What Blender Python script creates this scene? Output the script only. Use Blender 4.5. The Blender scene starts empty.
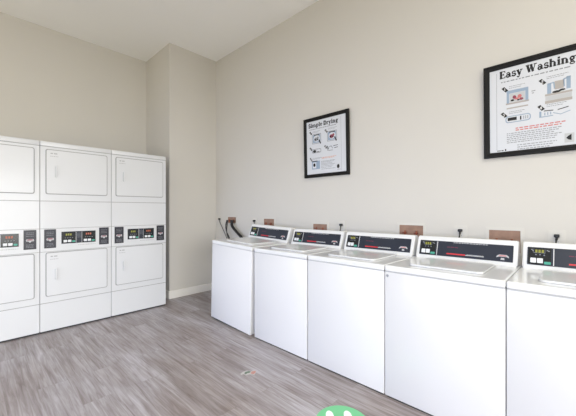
import bpy, bmesh, math, random
from mathutils import Vector, Matrix

random.seed(7)
S = bpy.context.scene
C = S.collection

# ------------------------------------------------------------------ camera
cam_d = bpy.data.cameras.new('camera')
cam = bpy.data.objects.new('camera', cam_d)
C.objects.link(cam)
cam.location = (0.0, 0.0, 1.3264)
cam.rotation_euler = (math.pi / 2, 0.0, 0.7609)
cam_d.sensor_fit = 'HORIZONTAL'
cam_d.sensor_width = 36.0
cam_d.lens = 36.0 * 305.2679 / 576.0
cam_d.shift_y = 2.04 / 576.0
cam_d.clip_start = 0.05
S.camera = cam

# ------------------------------------------------------------------ world, light, exposure
W = bpy.data.worlds.new('daylight')
S.world = W
W.use_nodes = True
nt = W.node_tree
nt.nodes.clear()
wo = nt.nodes.new('ShaderNodeOutputWorld')
wb = nt.nodes.new('ShaderNodeBackground')
wb.inputs['Color'].default_value = (1.0, 0.89, 0.55, 1)
wb.inputs['Strength'].default_value = 2.15
nt.links.new(wb.outputs[0], wo.inputs[0])

RX, RY = 3.0, -3.4            # the two walls behind the camera
WIN_F = (-4.7, 1.3, 0.35, 2.45)   # window in the wall behind the camera: x0,x1,z0,z1
WIN_R = (-3.0, 1.6, 0.35, 2.45)   # window in the wall to the right of it: y0,y1,z0,z1


def area(name, loc, rot, sx, sy, power, col):
    l = bpy.data.lights.new(name, 'AREA')
    l.shape = 'RECTANGLE'
    l.size, l.size_y = sx, sy
    l.energy = power
    l.color = col
    o = bpy.data.objects.new(name, l)
    C.objects.link(o)
    o.location = loc
    o.rotation_euler = rot
    return o


# daylight coming in through the two windows: sky light, so it falls downwards
TILT, SPREAD = 22, 90
P_FRONT, K_FRONT = 98, (0.46, 0.61, 1.0)
P_RIGHT, K_RIGHT = 140, (0.91, 0.94, 1.0)
P_LAMP, K_LAMP = 50, (1.0, 1.0, 0.94)
l1 = area('window_daylight', ((WIN_F[0] + WIN_F[1]) / 2, RY - 0.55, (WIN_F[2] + WIN_F[3]) / 2 + 0.15),
          (math.radians(90 - TILT), 0, 0), WIN_F[1] - WIN_F[0] + 0.2, WIN_F[3] - WIN_F[2] + 0.3, P_FRONT, K_FRONT)
l2 = area('window_daylight', (RX + 0.55, (WIN_R[0] + WIN_R[1]) / 2, (WIN_R[2] + WIN_R[3]) / 2 + 0.15),
          (math.radians(90 - TILT), 0, math.radians(90)), WIN_R[1] - WIN_R[0] + 0.6, WIN_R[3] - WIN_R[2] + 0.3, P_RIGHT, K_RIGHT)
l1.data.spread = l2.data.spread = math.radians(SPREAD)
# the room's own warm lamps on the ceiling
for lx, ly in ((0.9, -1.6), (0.9, 0.8)):
    area('ceiling_lamp_light', (lx, ly, 3.79), (0, 0, 0), 0.6, 1.2, P_LAMP, K_LAMP)

S.view_settings.view_transform = 'Standard'
S.view_settings.look = 'None'
S.view_settings.exposure = -0.11
S.view_settings.gamma = 1.0
S.view_settings.use_curve_mapping = False


# ------------------------------------------------------------------ materials
def lin(r, g, b):
    f = lambda c: (c / 255 / 12.92) if c / 255 <= 0.04045 else ((c / 255 + 0.055) / 1.055) ** 2.4
    return (f(r), f(g), f(b), 1)


def mat(name, col, rough=0.5, metal=0.0, coat=0.0, spec=0.5, var=0.0, vscale=6.0, bump=0.0, bscale=200.0, emit=None, estr=1.0):
    m = bpy.data.materials.new(name)
    m.use_nodes = True
    n = m.node_tree
    b = n.nodes['Principled BSDF']
    b.inputs['Base Color'].default_value = col
    b.inputs['Roughness'].default_value = rough
    b.inputs['Metallic'].default_value = metal
    b.inputs['Coat Weight'].default_value = coat
    b.inputs['Coat Roughness'].default_value = 0.08
    b.inputs['Specular IOR Level'].default_value = spec
    if emit:
        b.inputs['Emission Color'].default_value = emit
        b.inputs['Emission Strength'].default_value = estr
    tc = n.nodes.new('ShaderNodeTexCoord')
    if var > 0:
        nz = n.nodes.new('ShaderNodeTexNoise')
        nz.inputs['Scale'].default_value = vscale
        nz.inputs['Detail'].default_value = 4
        n.links.new(tc.outputs['Object'], nz.inputs['Vector'])
        mx = n.nodes.new('ShaderNodeMix')
        mx.data_type = 'RGBA'
        mx.inputs[6].default_value = tuple(c * (1 - var) for c in col[:3]) + (1,)
        mx.inputs[7].default_value = tuple(min(1, c * (1 + var)) for c in col[:3]) + (1,)
        n.links.new(nz.outputs['Fac'], mx.inputs[0])
        n.links.new(mx.outputs[2], b.inputs['Base Color'])
    if bump > 0:
        nz = n.nodes.new('ShaderNodeTexNoise')
        nz.inputs['Scale'].default_value = bscale
        nz.inputs['Detail'].default_value = 3
        n.links.new(tc.outputs['Object'], nz.inputs['Vector'])
        bp = n.nodes.new('ShaderNodeBump')
        bp.inputs['Strength'].default_value = bump
        bp.inputs['Distance'].default_value = 0.002
        n.links.new(nz.outputs['Fac'], bp.inputs['Height'])
        n.links.new(bp.outputs[0], b.inputs['Normal'])
    return m


def floor_material():
    m = bpy.data.materials.new('grey_wood_plank')
    m.use_nodes = True
    n = m.node_tree
    N, L = n.nodes, n.links
    b = N['Principled BSDF']
    tc = N.new('ShaderNodeTexCoord')
    br = N.new('ShaderNodeTexBrick')
    br.offset = 0.37
    br.inputs['Scale'].default_value = 1.0
    br.inputs['Brick Width'].default_value = 1.22
    br.inputs['Row Height'].default_value = 0.18
    br.inputs['Mortar Size'].default_value = 0.0012
    br.inputs['Mortar Smooth'].default_value = 0.3
    br.inputs['Color1'].default_value = (0, 0, 0, 1)
    br.inputs['Color2'].default_value = (1, 1, 1, 1)
    br.inputs['Mortar'].default_value = (0.5, 0.5, 0.5, 1)
    L.new(tc.outputs['Object'], br.inputs['Vector'])
    # each plank shifts the grain along itself
    sep = N.new('ShaderNodeVectorMath'); sep.operation = 'MULTIPLY'
    sep.inputs[1].default_value = (0, 0, 17.0)
    L.new(br.outputs['Color'], sep.inputs[0])
    add = N.new('ShaderNodeVectorMath'); add.operation = 'ADD'
    L.new(tc.outputs['Object'], add.inputs[0]); L.new(sep.outputs[0], add.inputs[1])
    mp = N.new('ShaderNodeMapping'); mp.inputs['Scale'].default_value = (1.6, 26, 1)
    L.new(add.outputs[0], mp.inputs['Vector'])
    g = N.new('ShaderNodeTexNoise'); g.inputs['Scale'].default_value = 1.6
    g.inputs['Detail'].default_value = 8; g.inputs['Roughness'].default_value = 0.62; g.inputs['Distortion'].default_value = 0.8
    L.new(mp.outputs[0], g.inputs['Vector'])
    mp2 = N.new('ShaderNodeMapping'); mp2.inputs['Scale'].default_value = (0.7, 3.2, 1)
    L.new(add.outputs[0], mp2.inputs['Vector'])
    g2 = N.new('ShaderNodeTexNoise'); g2.inputs['Scale'].default_value = 1.5; g2.inputs['Detail'].default_value = 4
    L.new(mp2.outputs[0], g2.inputs['Vector'])
    cr = N.new('ShaderNodeValToRGB')
    e = cr.color_ramp.elements
    e[0].position = 0.30; e[0].color = lin(*FL0)
    e[1].position = 0.70; e[1].color = lin(*FL1)
    L.new(g.outputs['Fac'], cr.inputs[0])
    cr2 = N.new('ShaderNodeValToRGB')
    e = cr2.color_ramp.elements
    e[0].position = 0.32; e[0].color = (0.80, 0.76, 0.74, 1)
    e[1].position = 0.68; e[1].color = (1.10, 1.10, 1.12, 1)
    L.new(g2.outputs['Fac'], cr2.inputs[0])
    m1 = N.new('ShaderNodeMix'); m1.data_type = 'RGBA'; m1.blend_type = 'MULTIPLY'; m1.inputs[0].default_value = 1
    L.new(cr.outputs[0], m1.inputs[6]); L.new(cr2.outputs[0], m1.inputs[7])
    # plank to plank tone
    cr3 = N.new('ShaderNodeValToRGB')
    e = cr3.color_ramp.elements
    e[0].color = (0.94, 0.93, 0.92, 1); e[1].color = (1.04, 1.04, 1.05, 1)
    L.new(br.outputs['Color'], cr3.inputs[0])
    m2 = N.new('ShaderNodeMix'); m2.data_type = 'RGBA'; m2.blend_type = 'MULTIPLY'; m2.inputs[0].default_value = 1
    L.new(m1.outputs[2], m2.inputs[6]); L.new(cr3.outputs[0], m2.inputs[7])
    # brownish patches across the planks
    g3 = N.new('ShaderNodeTexNoise'); g3.inputs['Scale'].default_value = 1.1; g3.inputs['Detail'].default_value = 5
    mp3 = N.new('ShaderNodeMapping'); mp3.inputs['Scale'].default_value = (0.8, 1.6, 1); mp3.inputs['Location'].default_value = (0.4, 2.2, 0)
    L.new(tc.outputs['Object'], mp3.inputs['Vector']); L.new(mp3.outputs[0], g3.inputs['Vector'])
    cr4 = N.new('ShaderNodeValToRGB')
    e = cr4.color_ramp.elements
    e[0].position = 0.36; e[0].color = (0.80, 0.74, 0.70, 1)
    e[1].position = 0.60; e[1].color = (1.03, 1.03, 1.05, 1)
    L.new(g3.outputs['Fac'], cr4.inputs[0])
    m4 = N.new('ShaderNodeMix'); m4.data_type = 'RGBA'; m4.blend_type = 'MULTIPLY'; m4.inputs[0].default_value = 1
    L.new(m2.outputs[2], m4.inputs[6]); L.new(cr4.outputs[0], m4.inputs[7])
    m3 = N.new('ShaderNodeMix'); m3.data_type = 'RGBA'
    m3.inputs[7].default_value = lin(92, 84, 80)
    sc = N.new('ShaderNodeMath'); sc.operation = 'MULTIPLY'; sc.inputs[1].default_value = 0.3
    L.new(br.outputs['Fac'], sc.inputs[0]); L.new(sc.outputs[0], m3.inputs[0])
    L.new(m4.outputs[2], m3.inputs[6])
    L.new(m3.outputs[2], b.inputs['Base Color'])
    b.inputs['Roughness'].default_value = 0.42
    bp = N.new('ShaderNodeBump'); bp.inputs['Strength'].default_value = 0.15; bp.inputs['Distance'].default_value = 0.002
    L.new(g.outputs['Fac'], bp.inputs['Height']); L.new(bp.outputs[0], b.inputs['Normal'])
    return m


FL0 = (130, 121, 118)
FL1 = (190, 188, 191)
M_wall = mat('greige_wall_paint', lin(211, 208, 203), 0.75, var=0.015, vscale=2.0, bump=0.12, bscale=160, spec=0.25)
M_ceil = mat('ceiling_paint', lin(250, 250, 250), 0.85, var=0.01, vscale=2.0, bump=0.15, bscale=120, spec=0.2)
M_floor = floor_material()
M_trim = mat('white_trim_paint', lin(238, 236, 232), 0.45)
M_enamel = mat('white_enamel', lin(224, 224, 226), 0.28, coat=0.3, var=0.006, vscale=3)
M_enamel_top = mat('white_porcelain_enamel', lin(230, 231, 233), 0.22, coat=0.4, var=0.006, vscale=3)
M_dryer = mat('white_powder_coat', lin(216, 218, 222), 0.35, coat=0.15, var=0.006, vscale=3)
M_gap = mat('gap_shade_grey', lin(150, 151, 154), 0.6, var=0.05)  # flat grey standing in for the shade inside gaps and grooves
M_seam = mat('light_seam_grey', lin(196, 197, 200), 0.6, var=0.03)  # light grey line where the deck meets the cabinet
M_greyprint = mat('grey_print', lin(168, 170, 174), 0.5, var=0.03)
M_shadowgrey = mat('plinth_shade_grey', lin(45, 45, 47), 0.6, var=0.1)  # dark tone stands for the shade in the gap under the dryer
M_panel = mat('slate_panel_film', lin(36, 42, 56), 0.32, var=0.06, vscale=8)
M_plate = mat('charcoal_plate_film', lin(42, 43, 54), 0.35, var=0.06, vscale=8)
M_display = mat('black_display_film', lin(20, 25, 30), 0.22, var=0.08)
M_button = mat('white_button', lin(225, 228, 232), 0.4, var=0.03)
M_teal = mat('teal_button', lin(70, 160, 140), 0.4, var=0.05)
M_led = mat('lit_yellow_digits', lin(120, 120, 50), 0.4, emit=lin(150, 148, 50), estr=0.35, var=0.05)
M_led_red = mat('lit_red_digits', lin(150, 80, 60), 0.4, emit=lin(170, 90, 60), estr=0.25, var=0.05)
M_red = mat('red_print', lin(208, 52, 60), 0.45, var=0.05)
M_darkred = mat('dark_red_print', lin(110, 45, 70), 0.45, var=0.05)
M_white = mat('white_print', lin(232, 232, 234), 0.45, var=0.02)
M_pink = mat('pale_red_print', lin(226, 150, 148), 0.5, var=0.05)
M_frame = mat('black_frame_wood', lin(16, 15, 15), 0.5, var=0.2, vscale=30, spec=0.25)
M_paper = mat('poster_paper', lin(212, 215, 222), 0.5, var=0.01)
M_ink = mat('black_ink', lin(14, 13, 16), 0.6, var=0.05)
M_greyink = mat('grey_ink', lin(140, 143, 150), 0.6, var=0.05)
M_lightink = mat('light_grey_ink', lin(190, 192, 196), 0.6, var=0.05)
M_blue = mat('pale_blue_ink', lin(148, 166, 188), 0.6, var=0.08)
M_redink = mat('red_ink', lin(200, 118, 116), 0.6, var=0.05)
M_orange = mat('orange_ink', lin(212, 166, 150), 0.6, var=0.05)
M_tan = mat('tan_ink', lin(172, 166, 162), 0.6, var=0.05)
M_maroon = mat('maroon_ink', lin(140, 62, 82), 0.6, var=0.1)
M_plastic = mat('white_plastic', lin(217, 216, 214), 0.4, var=0.01)
M_bezel = mat('matte_plastic_bezel', lin(213, 210, 204), 0.5, var=0.01)
M_boxback = mat('brown_backing_board', lin(152, 122, 106), 0.7, var=0.45, vscale=14)
M_copper = mat('tarnished_copper', lin(150, 92, 70), 0.42, metal=0.8, var=0.25, vscale=20)
M_valve = mat('dark_red_valve', lin(120, 50, 44), 0.5, var=0.1)
M_black = mat('black_rubber', lin(24, 24, 26), 0.5, var=0.1)
M_slot = mat('socket_slot', lin(60, 60, 60), 0.6, var=0.05)
M_green = mat('green_floor_vinyl', lin(116, 198, 142), 0.5, var=0.04)
M_footprint = mat('white_vinyl_print', lin(236, 245, 236), 0.5, var=0.02)
M_scrapw = mat('scuffed_white_vinyl', lin(188, 185, 182), 0.6, var=0.12, vscale=40)
M_scrapg = mat('dull_green_vinyl', lin(104, 122, 106), 0.6, var=0.25, vscale=50)
M_scrapr = mat('faded_red_vinyl', lin(190, 140, 130), 0.6, var=0.2, vscale=50)
M_glass = mat('window_glass', (0.9, 0.95, 1, 1), 0.02)
M_glass.node_tree.nodes['Principled BSDF'].inputs['Transmission Weight'].default_value = 1.0
M_steel = mat('brushed_steel', lin(170, 172, 175), 0.35, metal=0.9, var=0.05)


# ------------------------------------------------------------------ mesh helpers
def link(name, bm, m, parent=None, smooth=False):
    bmesh.ops.recalc_face_normals(bm, faces=bm.faces[:])
    me = bpy.data.meshes.new(name)
    bm.to_mesh(me)
    bm.free()
    if smooth:
        for p in me.polygons:
            p.use_smooth = True
        try:
            me.set_sharp_from_angle(angle=math.radians(40))
        except Exception:
            pass
    me.materials.append(m)
    o = bpy.data.objects.new(name, me)
    C.objects.link(o)
    if parent is not None:
        o.parent = parent
    return o


def thing(name, label, cat, loc, group=None, rot=(0, 0, 0)):
    o = bpy.data.objects.new(name, None)
    o.empty_display_size = 0.1
    C.objects.link(o)
    o.location = loc
    o.rotation_euler = rot
    o['label'] = label
    o['category'] = cat
    if group:
        o['group'] = group
    return o


def struct(name, bm, m, label=None):
    o = link(name, bm, m)
    o['kind'] = 'structure'
    if label:
        o['label'] = label
        o['category'] = name.split('_')[0]
    return o


def box(bm, x0, x1, y0, y1, z0, z1, bev=0.0, seg=2):
    r = bmesh.ops.create_cube(bm, size=1.0)
    vs = r['verts']
    for v in vs:
        v.co.x = x0 if v.co.x < 0 else x1
        v.co.y = y0 if v.co.y < 0 else y1
        v.co.z = z0 if v.co.z < 0 else z1
    if bev > 0:
        es = list({e for v in vs for e in v.link_edges})
        bmesh.ops.bevel(bm, geom=es, offset=bev, segments=seg, affect='EDGES', profile=0.5)


def rrect(u0, u1, v0, v1, r, n=5):
    pts = []
    for cx, cy, a0 in ((u1 - r, v1 - r, 0), (u0 + r, v1 - r, 90), (u0 + r, v0 + r, 180), (u1 - r, v0 + r, 270)):
        for i in range(n + 1):
            a = math.radians(a0 + 90 * i / n)
            pts.append((cx + r * math.cos(a), cy + r * math.sin(a)))
    return pts


class Plane:
    """a drawing plane: o origin, u right, v up, n outwards"""
    def __init__(s, o, u, v):
        s.o, s.u, s.v = Vector(o), Vector(u).normalized(), Vector(v).normalized()
        s.n = s.u.cross(s.v).normalized()

    def at(s, a, b, d=0.0):
        return s.o + s.u * a + s.v * b + s.n * d


def prism(bm, pl, pts, d0, d1, bev=0.0):
    lo = [bm.verts.new(pl.at(a, b, d0)) for a, b in pts]
    hi = [bm.verts.new(pl.at(a, b, d1)) for a, b in pts]
    n = len(pts)
    ft = bm.faces.new(hi)
    bm.faces.new(lo[::-1])
    for i in range(n):
        bm.faces.new((lo[i], lo[(i + 1) % n], hi[(i + 1) % n], hi[i]))
    if bev > 0:
        bmesh.ops.bevel(bm, geom=list(ft.edges), offset=bev, segments=2, affect='EDGES', profile=0.5)


def prect(bm, pl, u0, u1, v0, v1, d0, d1, r=0.0, bev=0.0):
    if r > 0:
        prism(bm, pl, rrect(u0, u1, v0, v1, r), d0, d1, bev)
    else:
        prism(bm, pl, [(u0, v0), (u1, v0), (u1, v1), (u0, v1)], d0, d1, bev)


def ring(bm, pl, outer, inner, d0, d1):
    n = len(outer)
    V = [[bm.verts.new(pl.at(a, b, d)) for a, b in pts] for pts, d in ((outer, d1), (inner, d1), (inner, d0), (outer, d0))]
    for i in range(n):
        j = (i + 1) % n
        for k in range(4):
            a, b = V[k], V[(k + 1) % 4]
            bm.faces.new((a[i], a[j], b[j], b[i]))


def stroke(bm, pl, pts, w, d0, d1):
    for (a, b) in zip(pts[:-1], pts[1:]):
        dx, dy = b[0] - a[0], b[1] - a[1]
        l = math.hypot(dx, dy) or 1e-6
        nx, ny = -dy / l * w / 2, dx / l * w / 2
        ex, ey = dx / l * w * 0.15, dy / l * w * 0.15
        prism(bm, pl, [(a[0] - nx - ex, a[1] - ny - ey), (b[0] - nx + ex, b[1] - ny + ey),
                       (b[0] + nx + ex, b[1] + ny + ey), (a[0] + nx - ex, a[1] + ny - ey)], d0, d1)


def tube(bm, pts, r, n=10):
    pts = [Vector(p) for p in pts]
    # Catmull-Rom smoothing
    P = []
    m = len(pts)
    for i in range(m - 1):
        p0, p1, p2, p3 = pts[max(i - 1, 0)], pts[i], pts[i + 1], pts[min(i + 2, m - 1)]
        for k in range(8):
            t = k / 8
            P.append(0.5 * ((2 * p1) + (-p0 + p2) * t + (2 * p0 - 5 * p1 + 4 * p2 - p3) * t * t + (-p0 + 3 * p1 - 3 * p2 + p3) * t ** 3))
    P.append(pts[-1])
    rings = []
    side = None
    for i, p in enumerate(P):
        t = (P[min(i + 1, len(P) - 1)] - P[max(i - 1, 0)]).normalized()
        if side is None:
            side = t.orthogonal().normalized()
        side = (side - t * side.dot(t)).normalized()
        up = t.cross(side)
        rings.append([bm.verts.new(p + (side * math.cos(2 * math.pi * k / n) + up * math.sin(2 * math.pi * k / n)) * r) for k in range(n)])
    for a, b in zip(rings[:-1], rings[1:]):
        for k in range(n):
            bm.faces.new((a[k], a[(k + 1) % n], b[(k + 1) % n], b[k]))
    bm.faces.new(rings[0][::-1])
    bm.faces.new(rings[-1])


def cyl(bm, p0, p1, r, n=16, r2=None):
    p0, p1 = Vector(p0), Vector(p1)
    t = (p1 - p0).normalized()
    s = t.orthogonal().normalized()
    u = t.cross(s)
    r2 = r if r2 is None else r2
    A = [bm.verts.new(p0 + (s * math.cos(2 * math.pi * k / n) + u * math.sin(2 * math.pi * k / n)) * r) for k in range(n)]
    B = [bm.verts.new(p1 + (s * math.cos(2 * math.pi * k / n) + u * math.sin(2 * math.pi * k / n)) * r2) for k in range(n)]
    for k in range(n):
        bm.faces.new((A[k], A[(k + 1) % n], B[(k + 1) % n], B[k]))
    bm.faces.new(A[::-1])
    bm.faces.new(B)


def copy_tree(o, parent=None):
    c = o.copy()
    C.objects.link(c)
    if parent is not None:
        c.parent = parent
    for ch in list(o.children):
        copy_tree(ch, c)
    return c


# ------------------------------------------------------------------ the room
XL, XC, YC, YW, HC = -5.274, -4.417, 2.077, 2.885, 3.8217
T = 0.12
b = bmesh.new(); box(b, XL - T, RX + T, RY - T, YW + T, -0.12, 0.0); struct('floor', b, M_floor)
b = bmesh.new(); box(b, XL - T, RX + T, RY - T, YW + T, HC, HC + 0.12); struct('ceiling', b, M_ceil)
b = bmesh.new(); box(b, XL - T, XL, RY - T, YW + T, 0, HC); struct('wall_left', b, M_wall)
b = bmesh.new(); box(b, XL, RX + T, YW, YW + T, 0, HC); struct('wall_back', b, M_wall)
b = bmesh.new(); box(b, XL, XC, YC, YW, 0, HC); struct('wall_corner', b, M_wall)


def wall_with_hole(name, along_x, lo, hi, w, pos0, pos1):
    bm = bmesh.new()
    for a0, a1, z0, z1 in ((lo, w[0], 0, HC), (w[1], hi, 0, HC), (w[0], w[1], 0, w[2]), (w[0], w[1], w[3], HC)):
        if along_x:
            box(bm, a0, a1, pos0, pos1, z0, z1)
        else:
            box(bm, pos0, pos1, a0, a1, z0, z1)
    return struct(name, bm, M_wall)


wall_with_hole('wall_front', True, XL, RX + T, WIN_F, RY - T, RY)
wall_with_hole('wall_right', False, RY, YW, WIN_R, RX, RX + T)


def window(name, along_x, w, p, n):
    bm = bmesh.new()
    f = 0.05
    bars = [(w[0], w[0] + f, w[2], w[3]), (w[1] - f, w[1], w[2], w[3]), (w[0] + f, w[1] - f, w[2], w[2] + f), (w[0] + f, w[1] - f, w[3] - f, w[3])]
    for k in range(1, n):
        c = w[0] + (w[1] - w[0]) * k / n
        bars.append((c - f / 2, c + f / 2, w[2] + f, w[3] - f))
    for a0, a1, z0, z1 in bars:
        if along_x:
            box(bm, a0, a1, p - 0.03, p + 0.03, z0, z1)
        else:
            box(bm, p - 0.03, p + 0.03, a0, a1, z0, z1)
    return struct(name, bm, M_trim)


window('window_1', True, WIN_F, RY - 0.085, 4)
window('window_2', False, WIN_R, RX + 0.085, 3)

BH = 0.118


def base(name, x0, x1, y0, y1):
    bm = bmesh.new()
    box(bm, x0, x1, y0, y1, 0, BH, 0.004)
    return struct(name, bm, M_trim)


base('baseboard_corner', XC, XC + 0.014, YC - 0.014, YW)
base('baseboard_alcove', XL + 0.014, XC, YC - 0.014, YC)
base('baseboard_left', XL, XL + 0.014, RY, YC)
base('baseboard_back', XC + 0.014, RX, YW - 0.014, YW)
base('baseboard_front', XL + 0.014, RX, RY, RY + 0.014)
base('baseboard_right', RX - 0.014, RX, RY + 0.014, YW - 0.014)


# ------------------------------------------------------------------ stacked dryers (face +x)
DW, DH, DD = 0.6846, 2.069, 0.82
DX = -4.1665


def bar_text(bm, pl, u0, u1, v, h, d0, d1, words=6, seed=0):
    """unreadably small print: a row of short strokes"""
    rng = random.Random(seed)
    u = u0
    while u < u1 - h:
        w = min(h * rng.uniform(1.2, 4.0), u1 - u)
        prect(bm, pl, u, u + w, v, v + h, d0, d1)
        u += w + h * 0.8


def make_dryer():
    t = thing('stacked_dryer', '', 'dryer', (0, 0, 0))
    bm = bmesh.new()
    box(bm, -DD, -0.004, 0, DW, 0.02, DH - 0.054, 0.003)
    link('cabinet', bm, M_dryer, t)
    bm = bmesh.new()
    box(bm, -DD, 0.004, 0, DW, DH - 0.052, DH, 0.008)
    link('top_cap', bm, M_dryer, t, True)
    bm = bmesh.new()
    box(bm, -DD + 0.02, -0.010, 0.004, DW - 0.004, 0.0, 0.02)
    link('plinth', bm, M_shadowgrey, t)
    F = Plane((0, 0, 0), (0, 1, 0), (0, 0, 1))     # local u = y, v = z, n = +x
    # front sheets
    for nm, z0, z1 in (('kick_panel', 0.018, 0.318), ('middle_panel', 1.1255, 1.422)):
        bm = bmesh.new(); prect(bm, F, 0.0015, DW - 0.0015, z0, z1, -0.006, 0.0, 0.006, 0.002)
        link(nm, bm, M_dryer, t)
    for z0, z1, v0, v1, k in ((0.3215, 0.873, 0.388, 0.866, 0), (1.4255, 2.0145, 1.498, 1.987, 1)):
        bm = bmesh.new(); prect(bm, F, 0.0015, DW - 0.0015, z0, z1, -0.006, 0.0, 0.006, 0.002)
        link('door_surround', bm, M_dryer, t)
        u0, u1 = 0.046, 0.642
        bm = bmesh.new()
        ring(bm, F, rrect(u0, u1, v0, v1, 0.020), rrect(u0 + 0.008, u1 - 0.008, v0 + 0.008, v1 - 0.008, 0.014), 0.0, 0.003)
        link('door_gap_ring', bm, M_gap, t)  # grey ring in place of the shaded groove around the door
        bm = bmesh.new()
        prism(bm, F, rrect(u0 + 0.008, u1 - 0.008, v0 + 0.008, v1 - 0.008, 0.014), 0.0, 0.012, 0.003)
        door = link('door', bm, M_dryer, t)
        # recessed looking finger pull: shallow dish with a raised grip
        hz = v1 - 0.24
        bm = bmesh.new()
        ring(bm, F, rrect(0.108, 0.146, hz - 0.075, hz + 0.075, 0.016), rrect(0.112, 0.142, hz - 0.071, hz + 0.071, 0.013), 0.012, 0.0135)
        prism(bm, F, rrect(0.128, 0.142, hz - 0.062, hz + 0.062, 0.006), 0.012, 0.03, 0.004)
        link('door_pull', bm, M_dryer, door, True)
        bm = bmesh.new()
        prect(bm, F, 0.1275, 0.1285, hz - 0.055, hz + 0.055, 0.012, 0.026)
        prect(bm, F, 0.142, 0.1455, hz - 0.06, hz + 0.06, 0.012, 0.0135)
        link('pull_edge', bm, M_greyprint, door)
        bm = bmesh.new()
        lz = v1 - 0.05
        bar_text(bm, F, 0.088, 0.15, lz, 0.011, 0.012, 0.0125, seed=3)
        bar_text(bm, F, 0.085, 0.165, lz - 0.028, 0.006, 0.012, 0.0125, seed=4)
        link('printed_label', bm, M_greyprint, door)
    for z in (0.31975, 0.8745, 1.124, 1.42375, 2.0158):
        bm = bmesh.new(); prect(bm, F, 0.002, DW - 0.002, z - 0.003, z + 0.003, -0.004, 0.0012)
        link('panel_seam', bm, M_gap, t)
    # control strip
    bm = bmesh.new(); prect(bm, F, 0.0015, DW - 0.0015, 0.876, 1.1225, -0.006, 0.004, 0.006, 0.003)
    strip = link('control_strip', bm, M_dryer, t)
    for u0, u1, sd in ((0.034, 0.137, 1), (0.553, 0.656, 2)):
        bm = bmesh.new(); prect(bm, F, u0, u1, 0.913, 1.116, 0.004, 0.008, 0.003, 0.001)
        plate = link('instruction_plate', bm, M_plate, t)
        uc, w = (u0 + u1) / 2, 0.034
        # emblem: a red-topped white badge with curled ends
        bm = bmesh.new()
        prism(bm, F, [(uc - w, 1.008), (uc - w * 0.8, 1.022), (uc + w * 0.8, 1.022), (uc + w, 1.008), (uc + w * 0.8, 0.996), (uc + w * .45, 1.0),
                      (uc + w * 0.2, 0.99), (uc, 0.984), (uc - w * 0.2, 0.99), (uc - w * .45, 1.0), (uc - w * 0.8, 0.996)], 0.008, 0.0085)
        link('emblem', bm, M_lightink, plate)
        bm = bmesh.new()
        prism(bm, F, [(uc - w * 0.72, 1.008), (uc - w * 0.6, 1.019), (uc + w * 0.6, 1.019), (uc + w * 0.72, 1.008)], 0.0085, 0.009)
        link('emblem_band', bm, M_maroon, plate)
        bm = bmesh.new()
        for k, v in enumerate((1.085, 1.068, 1.05, 0.96, 0.946, 0.932)):
            bar_text(bm, F, u0 + 0.02, u1 - 0.02, v, 0.004, 0.008, 0.0084, seed=sd * 10 + k)
        link('small_print', bm, M_greyink, plate)
    bm = bmesh.new(); prect(bm, F, 0.185, 0.516, 0.951, 1.085, 0.004, 0.008, 0.003, 0.001)
    pan = link('control_panel', bm, M_panel, t)
    for u0, red in ((0.190, False), (0.382, True)):
        bm = bmesh.new(); prect(bm, F, u0, u0 + 0.128, 0.956, 1.08, 0.008, 0.0095)
        link('display_window', bm, M_display, pan)
        bm = bmesh.new()
        for k in range(3):
            prect(bm, F, u0 + 0.034 + k * 0.02, u0 + 0.048 + k * 0.02, 1.040, 1.062, 0.0095, 0.010)
        link('display_digits', bm, M_led_red if red else M_led, pan)
        bm = bmesh.new()
        for k in range(4):
            prect(bm, F, u0 + 0.026 + k * 0.022, u0 + 0.036 + k * 0.022, 1.012, 1.017, 0.0095, 0.010)
        link('indicator_marks', bm, M_greyink, pan)
        for k in range(2):
            bm = bmesh.new(); prect(bm, F, u0 + 0.014 + k * 0.04, u0 + 0.046 + k * 0.04, 0.966, 0.992, 0.0095, 0.0115, 0.003, 0.001)
            link('button', bm, M_button, pan)
        bm = bmesh.new(); prect(bm, F, u0 + 0.094, u0 + 0.124, 0.964, 0.982, 0.0095, 0.0115, 0.003, 0.001)
        link('button', bm, M_teal, pan)
    bm = bmesh.new(); prect(bm, F, 0.3195, 0.3225, 0.956, 1.08, 0.008, 0.0092)
    prect(bm, F, 0.3765, 0.379, 0.956, 1.08, 0.008, 0.0092)
    link('divider_line', bm, M_white, pan)
    bm = bmesh.new()
    for k, v in enumerate((1.06, 1.045, 1.03, 1.015)):
        bar_text(bm, F, 0.331, 0.37, v, 0.004, 0.008, 0.0084, seed=40 + k)
    link('small_print', bm, M_greyink, pan)
    bm = bmesh.new()
    bar_text(bm, F, 0.34, 0.52, 0.925, 0.005, 0.004, 0.0044, seed=9)
    link('small_print', bm, M_greyprint, strip)
    return t


DL = ['white stacked double dryer cut off by the left edge of the photo',
      'middle white stacked double dryer, between two other stacked dryers',
      'white stacked double dryer nearest the room corner, beside the boxed-out wall corner']
d0 = make_dryer()
for i in range(3):
    d = d0 if i == 0 else copy_tree(d0)
    d.location = (DX, 0.535 + (i - 1) * 0.6876, 0)
    d['label'] = DL[i]
    d['group'] = 'stacked dryers along the left wall'


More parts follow.
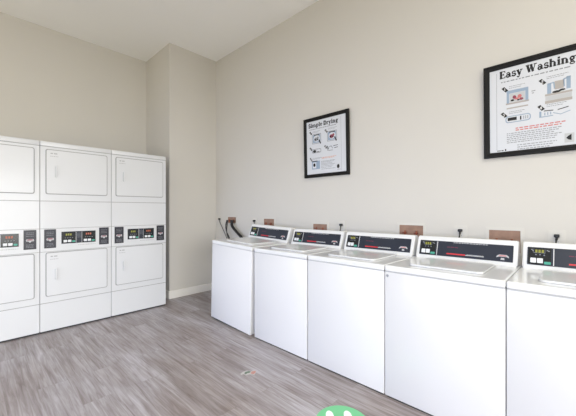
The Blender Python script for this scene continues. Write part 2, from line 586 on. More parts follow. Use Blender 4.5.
# ------------------------------------------------------------------ top-loading washers (face -y)
def make_washer(w):
    t = thing('top_loading_washer', '', 'washing machine', (0, 0, 0))
    D = 0.70
    FT = Plane((0, 0, 0), (1, 0, 0), (0, 0, 1))     # n = -y : front
    bm = bmesh.new(); box(bm, 0, w, 0.0, D, 0.010, 0.886, 0.004)
    cab = link('cabinet', bm, M_enamel, t, True)
    bm = bmesh.new(); box(bm, 0.001, w - 0.001, 0.002, D, 0.884, 0.892)
    link('cabinet_seam', bm, M_seam, t)
    bm = bmesh.new(); box(bm, -0.001, w + 0.001, -0.004, D, 0.892, 0.934, 0.010, 3)
    top = link('top_deck', bm, M_enamel_top, t)
    bm = bmesh.new(); box(bm, 0.012, w - 0.012, 0.006, D - 0.01, 0.001, 0.012)
    link('underside_shade_slab', bm, M_black, t)  # black slab added to draw the dark shade line under the cabinet
    for x in (0.04, w - 0.04):
        for y in (0.06, D - 0.05):
            bm = bmesh.new(); cyl(bm, (x, y, 0.0), (x, y, 0.02), 0.022)
            link('levelling_foot', bm, M_black, t)
    # lid on the deck
    TP = Plane((0, 0, 0.934), (1, 0, 0), (0, 1, 0))
    m = 0.13
    bm = bmesh.new()
    ring(bm, TP, rrect(m - 0.006, w - m + 0.006, 0.094, 0.516, 0.034), rrect(m, w - m, 0.10, 0.51, 0.03), -0.001, 0.0015)
    link('lid_groove', bm, M_gap, t)
    bm = bmesh.new()
    prism(bm, TP, rrect(m, w - m, 0.10, 0.51, 0.03), -0.001, 0.012, 0.008)
    lid = link('lid', bm, M_enamel_top, t)
    bm = bmesh.new()
    box(bm, w / 2 - 0.07, w / 2 + 0.07, 0.094, 0.104, 0.936, 0.942, 0.002)
    link('lid_lip', bm, M_enamel_top, lid, True)
    # console : wedge profile extruded along x
    bm = bmesh.new()
    prof = [(0.542, 0.934), (0.547, 0.946), (0.599, 1.098), (0.607, 1.106), (0.619, 1.109), (0.670, 1.104), (0.678, 1.096), (0.678, 0.934)]
    A = [bm.verts.new((0.011, y, z)) for y, z in prof]
    B = [bm.verts.new((w - 0.011, y, z)) for y, z in prof]
    n = len(prof)
    fa = bm.faces.new(A); fb = bm.faces.new(B[::-1])
    for i in range(n):
        bm.faces.new((A[i], B[i], B[(i + 1) % n], A[(i + 1) % n]))
    bmesh.ops.bevel(bm, geom=list(fa.edges) + list(fb.edges), offset=0.006, segments=2, affect='EDGES')
    con = link('console', bm, M_enamel_top, t, True)
    # sloping fascia
    sl = Vector((0, 0.052, 0.152)).normalized()
    P = Plane((0, 0.547, 0.946), (1, 0, 0), sl)
    L = 0.1606
    u0, u1 = 0.036, w - 0.036
    v0, v1 = 0.016, 0.136
    bm = bmesh.new(); prect(bm, P, u0, u1, v0, v1, -0.001, 0.004, 0.004, 0.0015)
    fas = link('control_panel', bm, M_panel, t)
    d = 0.004
    s = (u1 - u0) / 0.654
    X = lambda x: u0 + (x - 0.025) * s
    bm = bmesh.new(); prect(bm, P, X(0.032), X(0.152), v0 + 0.006, v1 - 0.006, d, d + 0.0012)
    link('display_window', bm, M_display, fas)
    d1 = d + 0.0012
    bm = bmesh.new()
    prect(bm, P, X(0.163), X(0.167), v0 + 0.004, v1 - 0.004, d, d + 0.001)
    link('divider_line', bm, M_white, fas)
    bm = bmesh.new()
    for k in range(3):
        prect(bm, P, X(0.068 + k * 0.017), X(0.080 + k * 0.017), v0 + 0.084, v0 + 0.104, d1, d1 + 0.0006)
    link('display_digits', bm, M_led, fas)
    bm = bmesh.new()
    for u, a in ((0.046, 0.1), (0.052, 0.092), (0.128, 0.098), (0.136, 0.094), (0.068, 0.066), (0.09, 0.067), (0.112, 0.066)):
        prect(bm, P, X(u), X(u + 0.008), v0 + a, v0 + a + 0.006, d1, d1 + 0.0005)
    stroke(bm, P, [(X(0.06), v0 + 0.108), (X(0.06), v0 + 0.082), (X(0.12), v0 + 0.082), (X(0.12), v0 + 0.108)], 0.0018, d1, d1 + 0.0005)
    link('indicator_marks', bm, M_greyink, fas)
    for k in range(2):
        bm = bmesh.new(); prect(bm, P, X(0.043 + k * 0.036), X(0.074 + k * 0.036), v0 + 0.014, v0 + 0.046, d1, d1 + 0.002, 0.003, 0.001)
        btn = link('button', bm, M_button, fas)
    bm = bmesh.new(); prect(bm, P, X(0.116), X(0.150), v0 + 0.008, v0 + 0.026, d1, d1 + 0.002, 0.003, 0.001)
    link('button', bm, M_teal, fas)
    # printed marks
    bm = bmesh.new()
    bar_text(bm, P, X(0.285), X(0.52), v1 - 0.010, 0.0055, d, d + 0.0005, seed=21)
    prect(bm, P, X(0.375), X(0.50), v0 + 0.018, v0 + 0.0235, d, d + 0.0005)
    bar_text(bm, P, X(0.385), X(0.50), v0 + 0.0255, 0.0025, d, d + 0.0005, seed=22)
    link('small_print', bm, M_lightink, fas)
    bm = bmesh.new(); prect(bm, P, X(0.240), X(0.374), v0 + 0.017, v0 + 0.0265, d, d + 0.0006)
    link('red_stripe', bm, M_red, fas)
    bm = bmesh.new(); bar_text(bm, P, X(0.24), X(0.32), v0 + 0.072, 0.006, d, d + 0.0005, seed=23)
    link('instruction_line', bm, M_darkred, fas)
    # emblem: arched badge with curled ends on a small stem
    c, e = X(0.617), v0 + 0.036
    bm = bmesh.new()
    prism(bm, P, [(c - 0.038, e - 0.008), (c - 0.034, e + 0.004), (c - 0.022, e + 0.013), (c + 0.022, e + 0.013), (c + 0.034, e + 0.004),
                  (c + 0.038, e - 0.008), (c + 0.028, e - 0.004), (c + 0.022, e - 0.001), (c - 0.022, e - 0.001), (c - 0.028, e - 0.004)], d, d + 0.0005)
    link('emblem', bm, M_lightink, fas)
    bm = bmesh.new()
    prism(bm, P, [(c - 0.012, e - 0.024), (c + 0.012, e - 0.024), (c + 0.009, e - 0.010), (c - 0.009, e - 0.010)], d, d + 0.0005)
    link('emblem_foot', bm, M_lightink, fas)
    bm = bmesh.new()
    prism(bm, P, [(c - 0.024, e + 0.002), (c - 0.018, e + 0.009), (c + 0.018, e + 0.009), (c + 0.024, e + 0.002)], d + 0.0005, d + 0.001)
    link('emblem_band', bm, M_redink, fas)
    return t


WX0, WP, WY = -2.4519, 0.7183, 2.055
NUDGE = (0.014, 0.017, 0.0135, 0.008)
WL = ['white top-loading washer at the left end of the row, black hoses hanging beside it',
      'second white top-loading washer from the left, below the framed drying instructions',
      'middle one of the five white top-loading washers along the wall',
      'second white top-loading washer from the right, with a small key lock on its front',
      'white top-loading washer at the right end, cut off by the edge of the photo']
WN = 'top-loading washers along the back wall'
w0 = make_washer(0.708)
washers = []
for i in range(1, 5):
    w = w0 if i == 1 else copy_tree(w0)
    w.location = (WX0 + (i - 1) * WP + NUDGE[i - 1], WY, 0)
    w['label'] = WL[i]
    w['group'] = WN
    washers.append(w)
wa = make_washer(0.748)
wa.location = (-3.258, WY, 0.0)
wa.scale = (1, 1, 1.013)
wa.rotation_euler = (0, math.radians(2.0), 0)
wa.location.z = 0.708 * math.sin(math.radians(2.0)) - 0.006
wa['label'] = WL[0]
wa['group'] = WN
# the key lock on the fourth washer
FT = Plane((0, 0, 0), (1, 0, 0), (0, 0, 1))
bm = bmesh.new()
cyl(bm, (0.020, 0.002, 0.862), (0.020, -0.004, 0.862), 0.009, 20)
box(bm, 0.0185, 0.0215, -0.0052, -0.003, 0.850, 0.866)
link('key_lock', bm, M_steel, washers[2])


# ------------------------------------------------------------------ framed posters on the back wall
def arc(cx, cy, rx, ry, a0, a1, n=12):
    return [(cx + rx * math.cos(math.radians(a0 + (a1 - a0) * i / n)), cy + ry * math.sin(math.radians(a0 + (a1 - a0) * i / n))) for i in range(n + 1)]


K, H = 0.23, 0.10     # heavy and hairline strokes
XH = 0.70             # x-height
GL = {
    'E': (0.95, [([(.24, 0), (.24, 1)], .26), ([(.04, .95), (.86, .95)], H), ([(.04, .05), (.88, .05)], H), ([(.3, .52), (.66, .52)], H),
                 ([(.83, .98), (.83, .74)], H), ([(.86, .02), (.86, .28)], H), ([(.64, .40), (.64, .64)], H)]),
    'a': (0.86, [(arc(.34, .20, .21, .17, 0, 360), .15), ([(.58, .08), (.58, .46)], K), (arc(.38, .46, .22, .2, 0, 170), .12),
                 ([(.55, .06), (.84, .06)], H)]),
    's': (0.72, [(arc(.36, .50, .22, .16, 20, 250, 10), .14), (arc(.36, .19, .24, .16, 90, -170, 12), .15), ([(.58, .68), (.58, .50)], .08), ([(.10, .02), (.10, .22)], .08)]),
    'y': (0.90, [([(.20, .68), (.48, .04)], K), ([(.74, .68), (.40, -.20)], .11), ([(.02, .66), (.40, .66)], H), ([(.56, .66), (.90, .66)], H), (arc(.28, -.18, .12, .09, 0, -200, 8), .13)]),
    'W': (1.62, [([(.26, .97), (.54, .03)], .25), ([(.54, .03), (.80, .90)], .10), ([(.76, .97), (1.04, .03)], .25), ([(1.04, .03), (1.36, .97)], .10),
                 ([(.04, .95), (.50, .95)], H), ([(.58, .95), (.98, .95)], H), ([(1.16, .95), (1.58, .95)], H)]),
    'h': (1.0, [([(.22, 0), (.22, 1)], K), ([(.04, .95), (.26, .95)], H), ([(.02, .05), (.42, .05)], H), (arc(.46, .44, .25, .22, 160, 0, 8), .13),
                ([(.72, .46), (.72, 0)], K), ([(.54, .05), (.94, .05)], H)]),
    'i': (0.52, [([(.25, 0), (.25, XH)], K), ([(.05, .65), (.3, .65)], H), ([(.02, .05), (.48, .05)], H), ([(.25, .84), (.25, 1.02)], .22)]),
    'n': (1.0, [([(.22, 0), (.22, XH)], K), ([(.04, .65), (.26, .65)], H), ([(.02, .05), (.42, .05)], H), (arc(.46, .44, .25, .22, 160, 0, 8), .13),
                ([(.72, .46), (.72, 0)], K), ([(.54, .05), (.94, .05)], H)]),
    'g': (0.88, [(arc(.38, .46, .22, .19, 0, 360), .16), (arc(.40, -.12, .28, .13, 0, 360), .11), ([(.24, .30), (.20, .10), (.60, .06)], .12), ([(.56, .62), (.84, .68)], .12)]),
    'S': (0.90, [(arc(.45, .73, .28, .22, 20, 250, 12), .18), (arc(.45, .27, .30, .22, 90, -170, 12), .19), ([(.74, .98), (.74, .72)], .09), ([(.13, .02), (.13, .30)], .09)]),
    'm': (1.46, [([(.22, 0), (.22, XH)], K), ([(.04, .65), (.26, .65)], H), ([(.02, .05), (.42, .05)], H), (arc(.46, .44, .24, .22, 160, 0, 8), .13),
                 ([(.70, .46), (.70, 0)], K), ([(.54, .05), (.90, .05)], H), (arc(.94, .44, .24, .22, 160, 0, 8), .13), ([(1.18, .46), (1.18, 0)], K), ([(1.0, .05), (1.4, .05)], H)]),
    'p': (0.96, [([(.24, -.30), (.24, XH)], K), ([(.04, .65), (.28, .65)], H), ([(.04, -.26), (.46, -.26)], H), (arc(.52, .35, .26, .29, 150, -150, 14), .16)]),
    'l': (0.52, [([(.25, 0), (.25, 1)], K), ([(.05, .95), (.3, .95)], H), ([(.02, .05), (.48, .05)], H)]),
    'e': (0.80, [(arc(.40, .35, .26, .29, 0, 320, 14), .15), ([(.2, .36), (.66, .36)], .09)]),
    'D': (1.08, [([(.26, 0), (.26, 1)], .26), ([(.04, .95), (.5, .95)], H), ([(.04, .05), (.5, .05)], H), (arc(.48, .5, .42, .45, 90, -90, 14), .20)]),
    'r': (0.74, [([(.22, 0), (.22, XH)], K), ([(.04, .65), (.26, .65)], H), ([(.02, .05), (.46, .05)], H), (arc(.50, .42, .22, .22, 160, 50, 6), .12), ([(.60, .62), (.60, .48)], .16)]),
    ' ': (0.42, []),
}


def heading(bm, pl, text, u0, u1, v, hgt, d0, d1):
    tot = sum(GL[c][0] for c in text)
    sx = (u1 - u0) / tot
    u = u0
    for c in text:
        adv, st = GL[c]
        for pts, w in st:
            # draw in glyph units, then scale
            w = w * (1.35 if w > .14 else 1.2)
            for (a, b2) in zip(pts[:-1], pts[1:]):
                dx, dy = b2[0] - a[0], b2[1] - a[1]
                l = math.hypot(dx, dy) or 1e-6
                nx, ny = -dy / l * w / 2, dx / l * w / 2
                ex, ey = dx / l * w * .12, dy / l * w * .12
                q = [(a[0] - nx - ex, a[1] - ny - ey), (b2[0] - nx + ex, b2[1] - ny + ey), (b2[0] + nx + ex, b2[1] + ny + ey), (a[0] + nx - ex, a[1] + ny - ey)]
                prism(bm, pl, [(u + p[0] * sx, v + p[1] * hgt) for p in q], d0, d1)
        u += adv * sx


DIG = {'1': [[(.3, .8), (.5, 1), (.5, 0)]], '2': [[(.15, .8), (.5, 1), (.8, .75), (.15, 0), (.85, 0)]],
       '3': [[(.15, .9), (.7, .95), (.45, .55), (.8, .3), (.5, 0), (.15, .1)]], '4': [[(.65, 0), (.65, 1), (.1, .35), (.9, .35)]],
       '5': [[(.8, 1), (.25, 1), (.2, .55), (.7, .55), (.75, .2), (.45, 0), (.15, .08)]]}


def poster(label, loc, w, h, title, t0, t1, kind):
    t = thing('framed_poster', label, 'framed poster', loc, 'framed instruction posters on the back wall', (math.radians(1.5), 0, 0))
    P = Plane((0, 0, 0), (1, 0, 0), (0, 0, 1))      # n = -y (towards the room); back of the frame at d = 0
    fw, fd = 0.040, 0.024
    # mitred frame with a stepped profile
    bm = bmesh.new()
    prof = [(0, 0), (0, fd - 0.003), (0.003, fd), (0.016, fd), (0.022, fd - 0.004), (fw - 0.004, fd - 0.006), (fw, fd - 0.010), (fw, 0)]
    loops = []
    for off, dep in prof:
        loops.append([bm.verts.new(P.at(a, b2, dep)) for a, b2 in ((off, off), (w - off, off), (w - off, h - off), (off, h - off))])
    for k in range(len(loops)):
        A, B = loops[k], loops[(k + 1) % len(loops)]
        for i in range(4):
            bm.faces.new((A[i], A[(i + 1) % 4], B[(i + 1) % 4], B[i]))
    link('frame', bm, M_frame, t)
    bm = bmesh.new(); prect(bm, P, fw - 0.002, w - fw + 0.002, fw - 0.002, h - fw + 0.002, 0.002, 0.009)
    sh = link('poster_sheet', bm, M_paper, t)
    d0, d1 = 0.009, 0.0094
    e0, e1 = 0.0094, 0.0098
    g0, g1 = 0.0098, 0.0102

    def sub(name, m, fn):
        bm = bmesh.new(); fn(bm); return link(name, bm, m, sh)
    sub('heading', M_ink, lambda bm: heading(bm, P, title, t0, t1, 0.606 if kind == 'wash' else 0.600, 0.054 if kind == 'wash' else 0.046, d0, d1))
    sub('subheading', M_greyink, lambda bm: bar_text(bm, P, t0 + 0.01, t1 - 0.03, 0.572, 0.008, d0, d1, seed=31))
    ml = 0.086 if kind == 'wash' else 0.535
    sub('margin_line', M_greyink, lambda bm: prect(bm, P, ml - 0.001, ml + 0.0012, 0.055, 0.655, d0, d1))

    def number(n, u, v):
        sub('step_number', M_ink, lambda bm: prism(bm, P, [(u - .022, v + .012), (u - .004, v + .022), (u + .022, v - .012), (u + .004, v - .022)], d0, d1))

        def dg(bm):
            for pts in DIG[n]:
                stroke(bm, P, [(u - .008 + p[0] * .015, v - .010 + p[1] * .02) for p in pts], .0035, e0, e1)
        sub('step_digit', M_white, dg)

    def lines(m, u0, u1, vs, hh, sd):
        def f(bm):
            for k, v in enumerate(vs):
                bar_text(bm, P, u0, u1 - (k % 3) * 0.02, v, hh, d0, d1, seed=sd + k)
        sub('text_block', m, f)

    if kind == 'wash':
        number('1', .139, .516); number('2', .362, .513); number('3', .133, .323); number('4', .354, .328)
        lines(M_greyink, .165, .262, (.530, .517), .004, 50); lines(M_greyink, .385, .50, (.538, .526), .004, 55)
        lines(M_greyink, .165, .262, (.337, .325), .004, 60); lines(M_greyink, .385, .49, (.340, .327), .004, 65)
        # step 1: opened machine with coloured clothes
        def bl1(bm):
            prect(bm, P, .150, .282, .478, .502, d0, d1); prect(bm, P, .150, .166, .405, .478, d0, d1); prect(bm, P, .264, .282, .405, .478, d0, d1)
        sub('diagram_machine', M_blue, bl1)
        sub('diagram_machine', M_tan, lambda bm: (prect(bm, P, .145, .285, .396, .408, d0, d1), prect(bm, P, .150, .280, .362, .372, d0, d1)))
        sub('diagram_drum', M_lightink, lambda bm: prect(bm, P, .168, .262, .410, .476, d0, d1))
        sub('diagram_clothes', M_redink, lambda bm: (prism(bm, P, arc(.230, .446, .013, .014, 0, 340, 9), e0, e1), prism(bm, P, arc(.212, .432, .014, .008, 0, 340, 7), e0, e1)))
        sub('diagram_clothes', M_maroon, lambda bm: (prism(bm, P, arc(.198, .446, .012, .014, 0, 340, 6), g0, g1), prism(bm, P, arc(.240, .424, .013, .010, 0, 340, 6), g0, g1)))
        sub('diagram_clothes', M_ink, lambda bm: (prism(bm, P, arc(.186, .424, .012, .008, 0, 340, 6), g0, g1), prism(bm, P, arc(.222, .420, .008, .006, 0, 340, 6), g0, g1)))
        # step 2: lid up, detergent being poured
        def bl2(bm):
            prect(bm, P, .388, .410, .415, .492, d0, d1); prect(bm, P, .490, .512, .430, .515, d0, d1)
            stroke(bm, P, [(.392, .488), (.424, .492), (.428, .448)], .008, d0, d1); stroke(bm, P, [(.508, .510), (.476, .500), (.478, .450)], .008, d0, d1)
        sub('diagram_machine', M_blue, bl2)
        sub('diagram_drum', M_tan, lambda bm: prect(bm, P, .428, .476, .440, .498, d0, d1))
        sub('diagram_machine', M_tan, lambda bm: (prect(bm, P, .376, .520, .404, .418, d0, d1), prect(bm, P, .376, .520, .350, .370, d0, d1)))
        sub('diagram_machine', M_lightink, lambda bm: prect(bm, P, .378, .518, .371, .402, d0, d1))
        sub('diagram_machine', M_ink, lambda bm: (prism(bm, P, arc(.438, .424, .024, .008, 0, 340, 8), e0, e1), prism(bm, P, arc(.468, .430, .018, .007, 0, 340, 8), e0, e1)))
        sub('diagram_arrow', M_greyink, lambda bm: (bar_text(bm, P, .300, .325, .46, .006, d0, d1, seed=70), bar_text(bm, P, .302, .325, .445, .006, d0, d1, seed=71)))
        # step 3: control panel with a coin slot
        sub('diagram_panel', M_blue, lambda bm: ring(bm, P, rrect(.142, .296, .256, .308, .02), rrect(.148, .290, .262, .302, .016), d0, d1))
        sub('diagram_panel', M_ink, lambda bm: (prect(bm, P, .156, .212, .272, .296, e0, e1), prect(bm, P, .232, .240, .268, .296, e0, e1)))
        sub('diagram_panel', M_greyink, lambda bm: [prect(bm, P, .252 + k * .012, .256 + k * .012, .27, .294, e0, e1) for k in range(3)])
        # step 4: hand pressing start
        sub('diagram_panel', M_blue, lambda bm: (prect(bm, P, .344, .356, .258, .302, d0, d1), prect(bm, P, .356, .420, .258, .264, d0, d1), stroke(bm, P, [(.42, .28), (.46, .262), (.51, .278)], .005, d0, d1),
                                                 [prect(bm, P, .372 + k * .016, .378 + k * .016, .27, .29, d0, d1) for k in range(3)]))
        sub('diagram_panel', M_ink, lambda bm: (stroke(bm, P, [(.445, .296), (.50, .306)], .006, d0, d1), stroke(bm, P, [(.37, .302), (.42, .298)], .006, d0, d1)))
        lines(M_redink, .205, .485, (.205, .190), .008, 80)
        lines(M_greyink, .150, .470, (.172, .158, .144, .130, .116, .102), .0055, 90)
        lines(M_greyink, .215, .440, (.078, .062, .046), .006, 100)
        sub('emblem', M_lightink, lambda bm: prect(bm, P, .480, .530, .058, .122, d0, d1))
        sub('emblem', M_ink, lambda bm: prism(bm, P, [(.488, .090), (.500, .104), (.516, .114), (.516, .072), (.500, .078)], e0, e1))
        sub('edge_print', M_ink, lambda bm: (bar_text(bm, P, .088, .130, .048, .006, d0, d1, seed=110), prect(bm, P, .138, .146, .046, .060, d0, d1)))
    else:
        number('1', .103, .535); number('2', .332, .525); number('3', .103, .345); number('4', .322, .342); number('5', .102, .220)
        lines(M_greyink, .13, .25, (.545, .533), .004, 150); lines(M_greyink, .36, .48, (.548, .536), .004, 155)
        for u0, dark in ((.122, M_greyink), (.345, M_maroon)):
            def mach(bm):
                ring(bm, P, rrect(u0, u0 + .135, .400, .515, .008), rrect(u0 + .006, u0 + .129, .406, .509, .006), d0, d1)
            sub('diagram_machine', M_greyink, mach)
            sub('diagram_machine', M_blue, lambda bm: prect(bm, P, u0 + .012, u0 + .123, .412, .505, d0, d1))
            sub('diagram_drum', M_paper, lambda bm: prism(bm, P, arc(u0 + .07, .46, .046, .038, 0, 345, 20), e0, e1))
            sub('diagram_machine', M_ink, lambda bm: (prect(bm, P, u0 + .03, u0 + .11, .497, .507, e0, e1), stroke(bm, P, [(u0 + .105, .44), (u0 + .128, .395)], .014, g0, g1)))
            sub('diagram_clothes', dark, lambda bm: (prism(bm, P, arc(u0 + .062, .452, .028, .022, 0, 340, 9), g0, g1), prism(bm, P, arc(u0 + .088, .466, .014, .016, 0, 340, 8), g0, g1)))
            sub('diagram_clothes', M_ink, lambda bm: (prism(bm, P, arc(u0 + .048, .448, .012, .012, 0, 340, 7), g0, g1 + .0003), prism(bm, P, arc(u0 + .084, .446, .010, .008, 0, 340, 7), g0, g1 + .0003)))
        sub('diagram_panel', M_greyink, lambda bm: ring(bm, P, rrect(.120, .256, .290, .338, .018), rrect(.127, .249, .297, .331, .012), d0, d1))
        sub('diagram_panel', M_ink, lambda bm: (prism(bm, P, arc(.158, .312, .026, .016, 0, 340, 9), e0, e1), prect(bm, P, .19, .23, .300, .306, e0, e1)))
        sub('diagram_panel', M_greyink, lambda bm: (prect(bm, P, .345, .354, .296, .348, d0, d1), stroke(bm, P, [(.355, .33), (.40, .345), (.42, .315)], .007, d0, d1),
                                                    prect(bm, P, .36, .42, .292, .299, d0, d1)))
        sub('diagram_panel', M_ink, lambda bm: (stroke(bm, P, [(.34, .352), (.365, .310)], .009, d0, d1), stroke(bm, P, [(.43, .34), (.49, .345)], .006, d0, d1), stroke(bm, P, [(.44, .318), (.49, .32)], .006, d0, d1)))
        lines(M_greyink, .13, .26, (.228, .216), .005, 160)
        lines(M_orange, .262, .47, (.222, .212), .007, 165)
        sub('diagram_panel', M_blue, lambda bm: prect(bm, P, .115, .236, .098, .196, d0, d1))
        sub('diagram_panel', M_paper, lambda bm: prect(bm, P, .13, .18, .11, .18, e0, e1))
        sub('diagram_panel', M_ink, lambda bm: (prect(bm, P, .115, .20, .188, .198, e0, e1), prism(bm, P, arc(.152, .148, .018, .022, 0, 340, 8), g0, g1)))
        lines(M_greyink, .255, .45, (.180, .168, .152, .138, .122, .106, .088), .0055, 170)
        sub('emblem', M_ink, lambda bm: prism(bm, P, arc(.492, .104, .018, .024, 0, 340, 9), d0, d1))
        lines(M_greyink, .48, .528, (.066,), .005, 180)
    return t


poster('black-framed poster titled Easy Washing, above the two washers at the right end', (-0.5513, YW - 0.003, 1.7391 - 0.001), 0.642, 0.719, 'Easy Washing', .105, .540, 'wash')
poster('black-framed poster titled Simple Drying, above the second washer', (-2.4463, YW - 0.003, 1.7163), 0.640, 0.713, 'Simple Drying', .070, .500, 'dry')


# ------------------------------------------------------------------ plumbing boxes, sockets, cords and hoses on the back wall
def outlet_box(label, x0, x1, z0, z1):
    t = thing('washer_outlet_box', label, 'plumbing box', ((x0 + x1) / 2, YW, z0), 'washer plumbing boxes in the back wall')
    w, h = x1 - x0, z1 - z0
    P = Plane((0, 0, 0), (1, 0, 0), (0, 0, 1))
    bm = bmesh.new()
    ring(bm, P, [(-w / 2 - .022, -.022), (w / 2 + .022, -.022), (w / 2 + .022, h + .022), (-w / 2 - .022, h + .022)],
         [(-w / 2, 0), (w / 2, 0), (w / 2, h), (-w / 2, h)], 0.0, 0.006)
    link('bezel', bm, M_bezel, t)
    bm = bmesh.new(); prect(bm, P, -w / 2 - .002, w / 2 + .002, -.002, h + .002, 0.0, 0.0025)
    link('back_panel', bm, M_boxback, t)
    for s in (-1, 1):
        bm = bmesh.new()
        cyl(bm, (s * w * .24, -0.014, 0.002), (s * w * .24, -0.014, h * .62), .0075)
        cyl(bm, (s * w * .24, -0.014, h * .40), (s * w * .24, -0.014, h * .52), .012)
        cyl(bm, (s * w * .24, -0.002, h * .46), (s * w * .24, -0.018, h * .46), .008)
        v = link('water_valve', bm, M_copper, t, True)
        bm = bmesh.new()
        box(bm, s * w * .24 - .022, s * w * .24 + .022, -0.030, -0.020, h * .43, h * .49, .003)
        link('valve_handle', bm, M_valve, v)
    return t


outlet_box('brown plumbing box nearest the room corner, with black hoses hanging from it', -4.075, -3.862, 1.122, 1.215)
outlet_box('brown plumbing box showing above the console of the left end washer', -3.212, -3.005, 1.075, 1.204)
outlet_box('brown plumbing box showing above the second washer, under the Simple Drying poster', -2.322, -2.118, 1.055, 1.160)
outlet_box('wide pinkish brown plumbing box behind the gap between third and fourth washers', -1.255, -1.032, 1.050, 1.183)
outlet_box('large reddish brown plumbing box behind the right end of the fourth washer', -0.520, -0.318, 1.000, 1.168)


def socket(label, x, z):
    t = thing('wall_socket', label, 'socket', (x, YW, z), 'wall sockets above the washers')
    P = Plane((0, 0, 0), (1, 0, 0), (0, 0, 1))
    bm = bmesh.new(); prism(bm, P, rrect(-.048, .048, -.062, .062, .006), 0.0, 0.005, .002)
    link('face_plate', bm, M_bezel, t)
    for s in (-1, 1):
        bm = bmesh.new(); prism(bm, P, rrect(-.017, .017, s * .022 - .014, s * .022 + .014, .010), .005, .0065, .0005)
        r = link('receptacle', bm, M_plastic, t)
        bm = bmesh.new()
        for u in (-.007, .005):
            prect(bm, P, u, u + .002, s * .022 - .002, s * .022 + .008, .0065, .0068)
        link('slots', bm, M_slot, r)
    return t


def plug(label, x, z, path, size=1.0):
    """angled black plug in a socket and its cord (points relative to the socket)"""
    t = thing('power_cord', label, 'power cord', (x, YW, z), 'black power cords plugged in above the washers')
    P = Plane((0, 0, 0), (1, 0, 0), (0, 0, 1))
    bm = bmesh.new()
    q = size
    prism(bm, P, rrect(-.019 * q, .019 * q, -.014 * q, .015 * q, .006 * q), .0072, .036, .005)
    cyl(bm, (0, -0.026, -.008), (path[0][0] * .5, -0.026, -.040 * q), .010 * q, 12, .006)
    link('plug', bm, M_black, t, True)
    bm = bmesh.new()
    tube(bm, [(0, -0.026, -.010)] + path, .0048)
    link('cord', bm, M_black, t, True)
    return t


SK = [(-4.292, 1.168), (-3.404, 1.158), (-1.914, 1.150), (-0.724, 1.142), (-0.112, 1.132)]
SLAB = ['white wall socket closest to the room corner, left of the hoses',
        'white wall socket above the left end washer',
        'white wall socket at the gap between the second and third washers',
        'white wall socket above the fourth washer',
        'white wall socket above the right end washer, under the Easy Washing poster']
for (x, z), l in zip(SK, SLAB):
    socket(l, x, z - 0.010)
PL = ['black power cord plugged in nearest the room corner, sloping down to the left end washer',
      'black power cord plugged in just left of the left end washer console',
      'black power cord plugged in above the gap between second and third washers',
      'black power cord plugged in above the fourth washer',
      'black power cord plugged in above the right end washer, beneath the Easy Washing poster']
paths = [[(0.02, -0.026, -.05), (0.09, -0.024, -.14), (0.19, -0.022, -.27), (0.36, -0.03, -.46), (0.95, -0.03, -.62)],
         [(0.02, -0.030, -.05), (0.10, -0.034, -.14), (0.22, -0.034, -.30), (0.28, -0.034, -.60)]] + \
        [[(-0.004, -0.028, -.05), (-0.010, -0.032, -.12), (-0.004, -0.034, -.30), (0.02, -0.036, -.60)]] * 3
for i, ((x, z), l) in enumerate(zip(SK, PL)):
    plug(l, x, z + 0.012 if i else z + 0.012, paths[i], 0.78)


def hose(name, label, pts, r, nut=None):
    o = thing(name, label, 'hose', pts[0], 'black washer hoses from the corner plumbing box')
    rel = [tuple(a - b2 for a, b2 in zip(p, pts[0])) for p in pts]
    bm = bmesh.new(); tube(bm, rel, r)
    link('rubber_hose', bm, M_black, o, True)
    bm = bmesh.new(); cyl(bm, (0, 0, -.016), (0, 0, .004), r * 1.35, 8)
    link('coupling', bm, M_black, o)
    return o


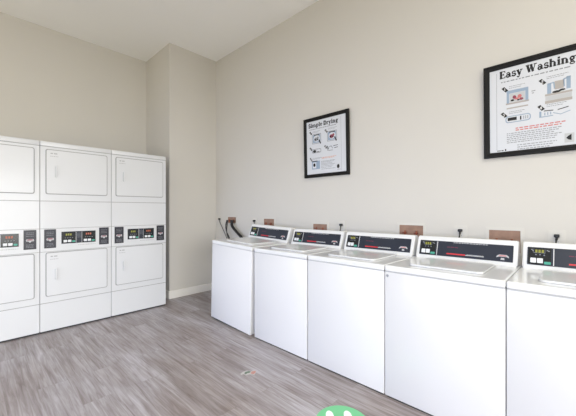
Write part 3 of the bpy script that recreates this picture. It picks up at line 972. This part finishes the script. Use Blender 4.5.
yh = YW - 0.045
hose('supply_hose', 'thin black hose at the left of the corner plumbing box, bowed to the left',
     [(-4.045, yh, 1.165), (-4.075, yh, 1.08), (-4.055, yh, 0.99), (-3.97, yh, 0.88), (-3.90, yh, 0.70), (-3.7, yh, 0.50), (-3.1, yh, 0.40)], .0075)
hose('supply_hose', 'thin black hose hanging from the middle of the corner plumbing box',
     [(-3.985, yh - .03, 1.165), (-3.998, yh - .03, 1.09), (-4.005, yh - .03, 0.99), (-3.96, yh - .03, 0.88), (-3.86, yh - .03, 0.70), (-3.65, yh - .03, 0.54), (-3.1, yh - .03, 0.46)], .0085)
hose('drain_hose', 'thick black drain hose slanting from the corner plumbing box to the left end washer',
     [(-3.895, yh - .005, 1.165), (-3.875, yh - .02, 1.08), (-3.755, yh - .02, 0.99), (-3.64, yh - .02, 0.915), (-3.52, yh - .02, 0.80), (-3.30, yh - .02, 0.62), (-3.05, yh - .02, 0.56)], .022)

# ------------------------------------------------------------------ on the floor
G = Plane((0, 0, 0), (1, 0, 0), (0, 1, 0))
t = thing('floor_sticker', 'round green floor sticker with white footprints, cut off by the bottom edge', 'sticker', (-1.066, 1.612, 0.0), rot=(0, 0, 0.7609))
bm = bmesh.new(); prism(bm, G, arc(0, 0, .168, .168, 0, 354.4, 63), 0.0, 0.0012)
link('disc', bm, M_green, t)
for s in (-1, 1):
    bm = bmesh.new()
    fx = -.070 if s < 0 else .046
    sole = [(fx + x, y) for x, y in arc(0, .062, .026, .052, -10, 190, 14)] + [(fx + x, y) for x, y in arc(0, .0, .024, .03, 200, 340, 6)]
    prism(bm, G, sole, 0.0012, 0.0018)
    prism(bm, G, [(fx + x, y) for x, y in arc(0, -.068, .025, .032, 0, 345, 18)], 0.0012, 0.0018)
    link('footprint', bm, M_footprint, t)

t = thing('torn_sticker', 'small torn white, green and red sticker scrap on the floor planks', 'sticker', (-1.944, 1.580, 0.0), rot=(0, 0, 0.76))
t.scale = (0.78, 0.8, 1)
bm = bmesh.new(); prism(bm, G, [(-.088, -.020), (-.058, .028), (-.036, .046), (.012, .040), (.066, .050), (.074, .008), (.060, -.034), (.02, -.022), (-.025, -.040), (-.05, -.016), (-.07, -.036)], 0, .001)
link('backing', bm, M_scrapw, t)
bm = bmesh.new(); prism(bm, G, [(-.046, -.012), (-.040, .018), (-.008, .034), (.018, .030), (.010, .004), (-.016, -.006), (-.030, -.030)], .001, .0014)
link('green_patch', bm, M_scrapg, t)
bm = bmesh.new(); prism(bm, G, [(.018, -.012), (.024, .026), (.066, .040), (.070, .008), (.054, -.026), (.034, -.020)], .001, .0014)
link('red_patch', bm, M_scrapr, t)
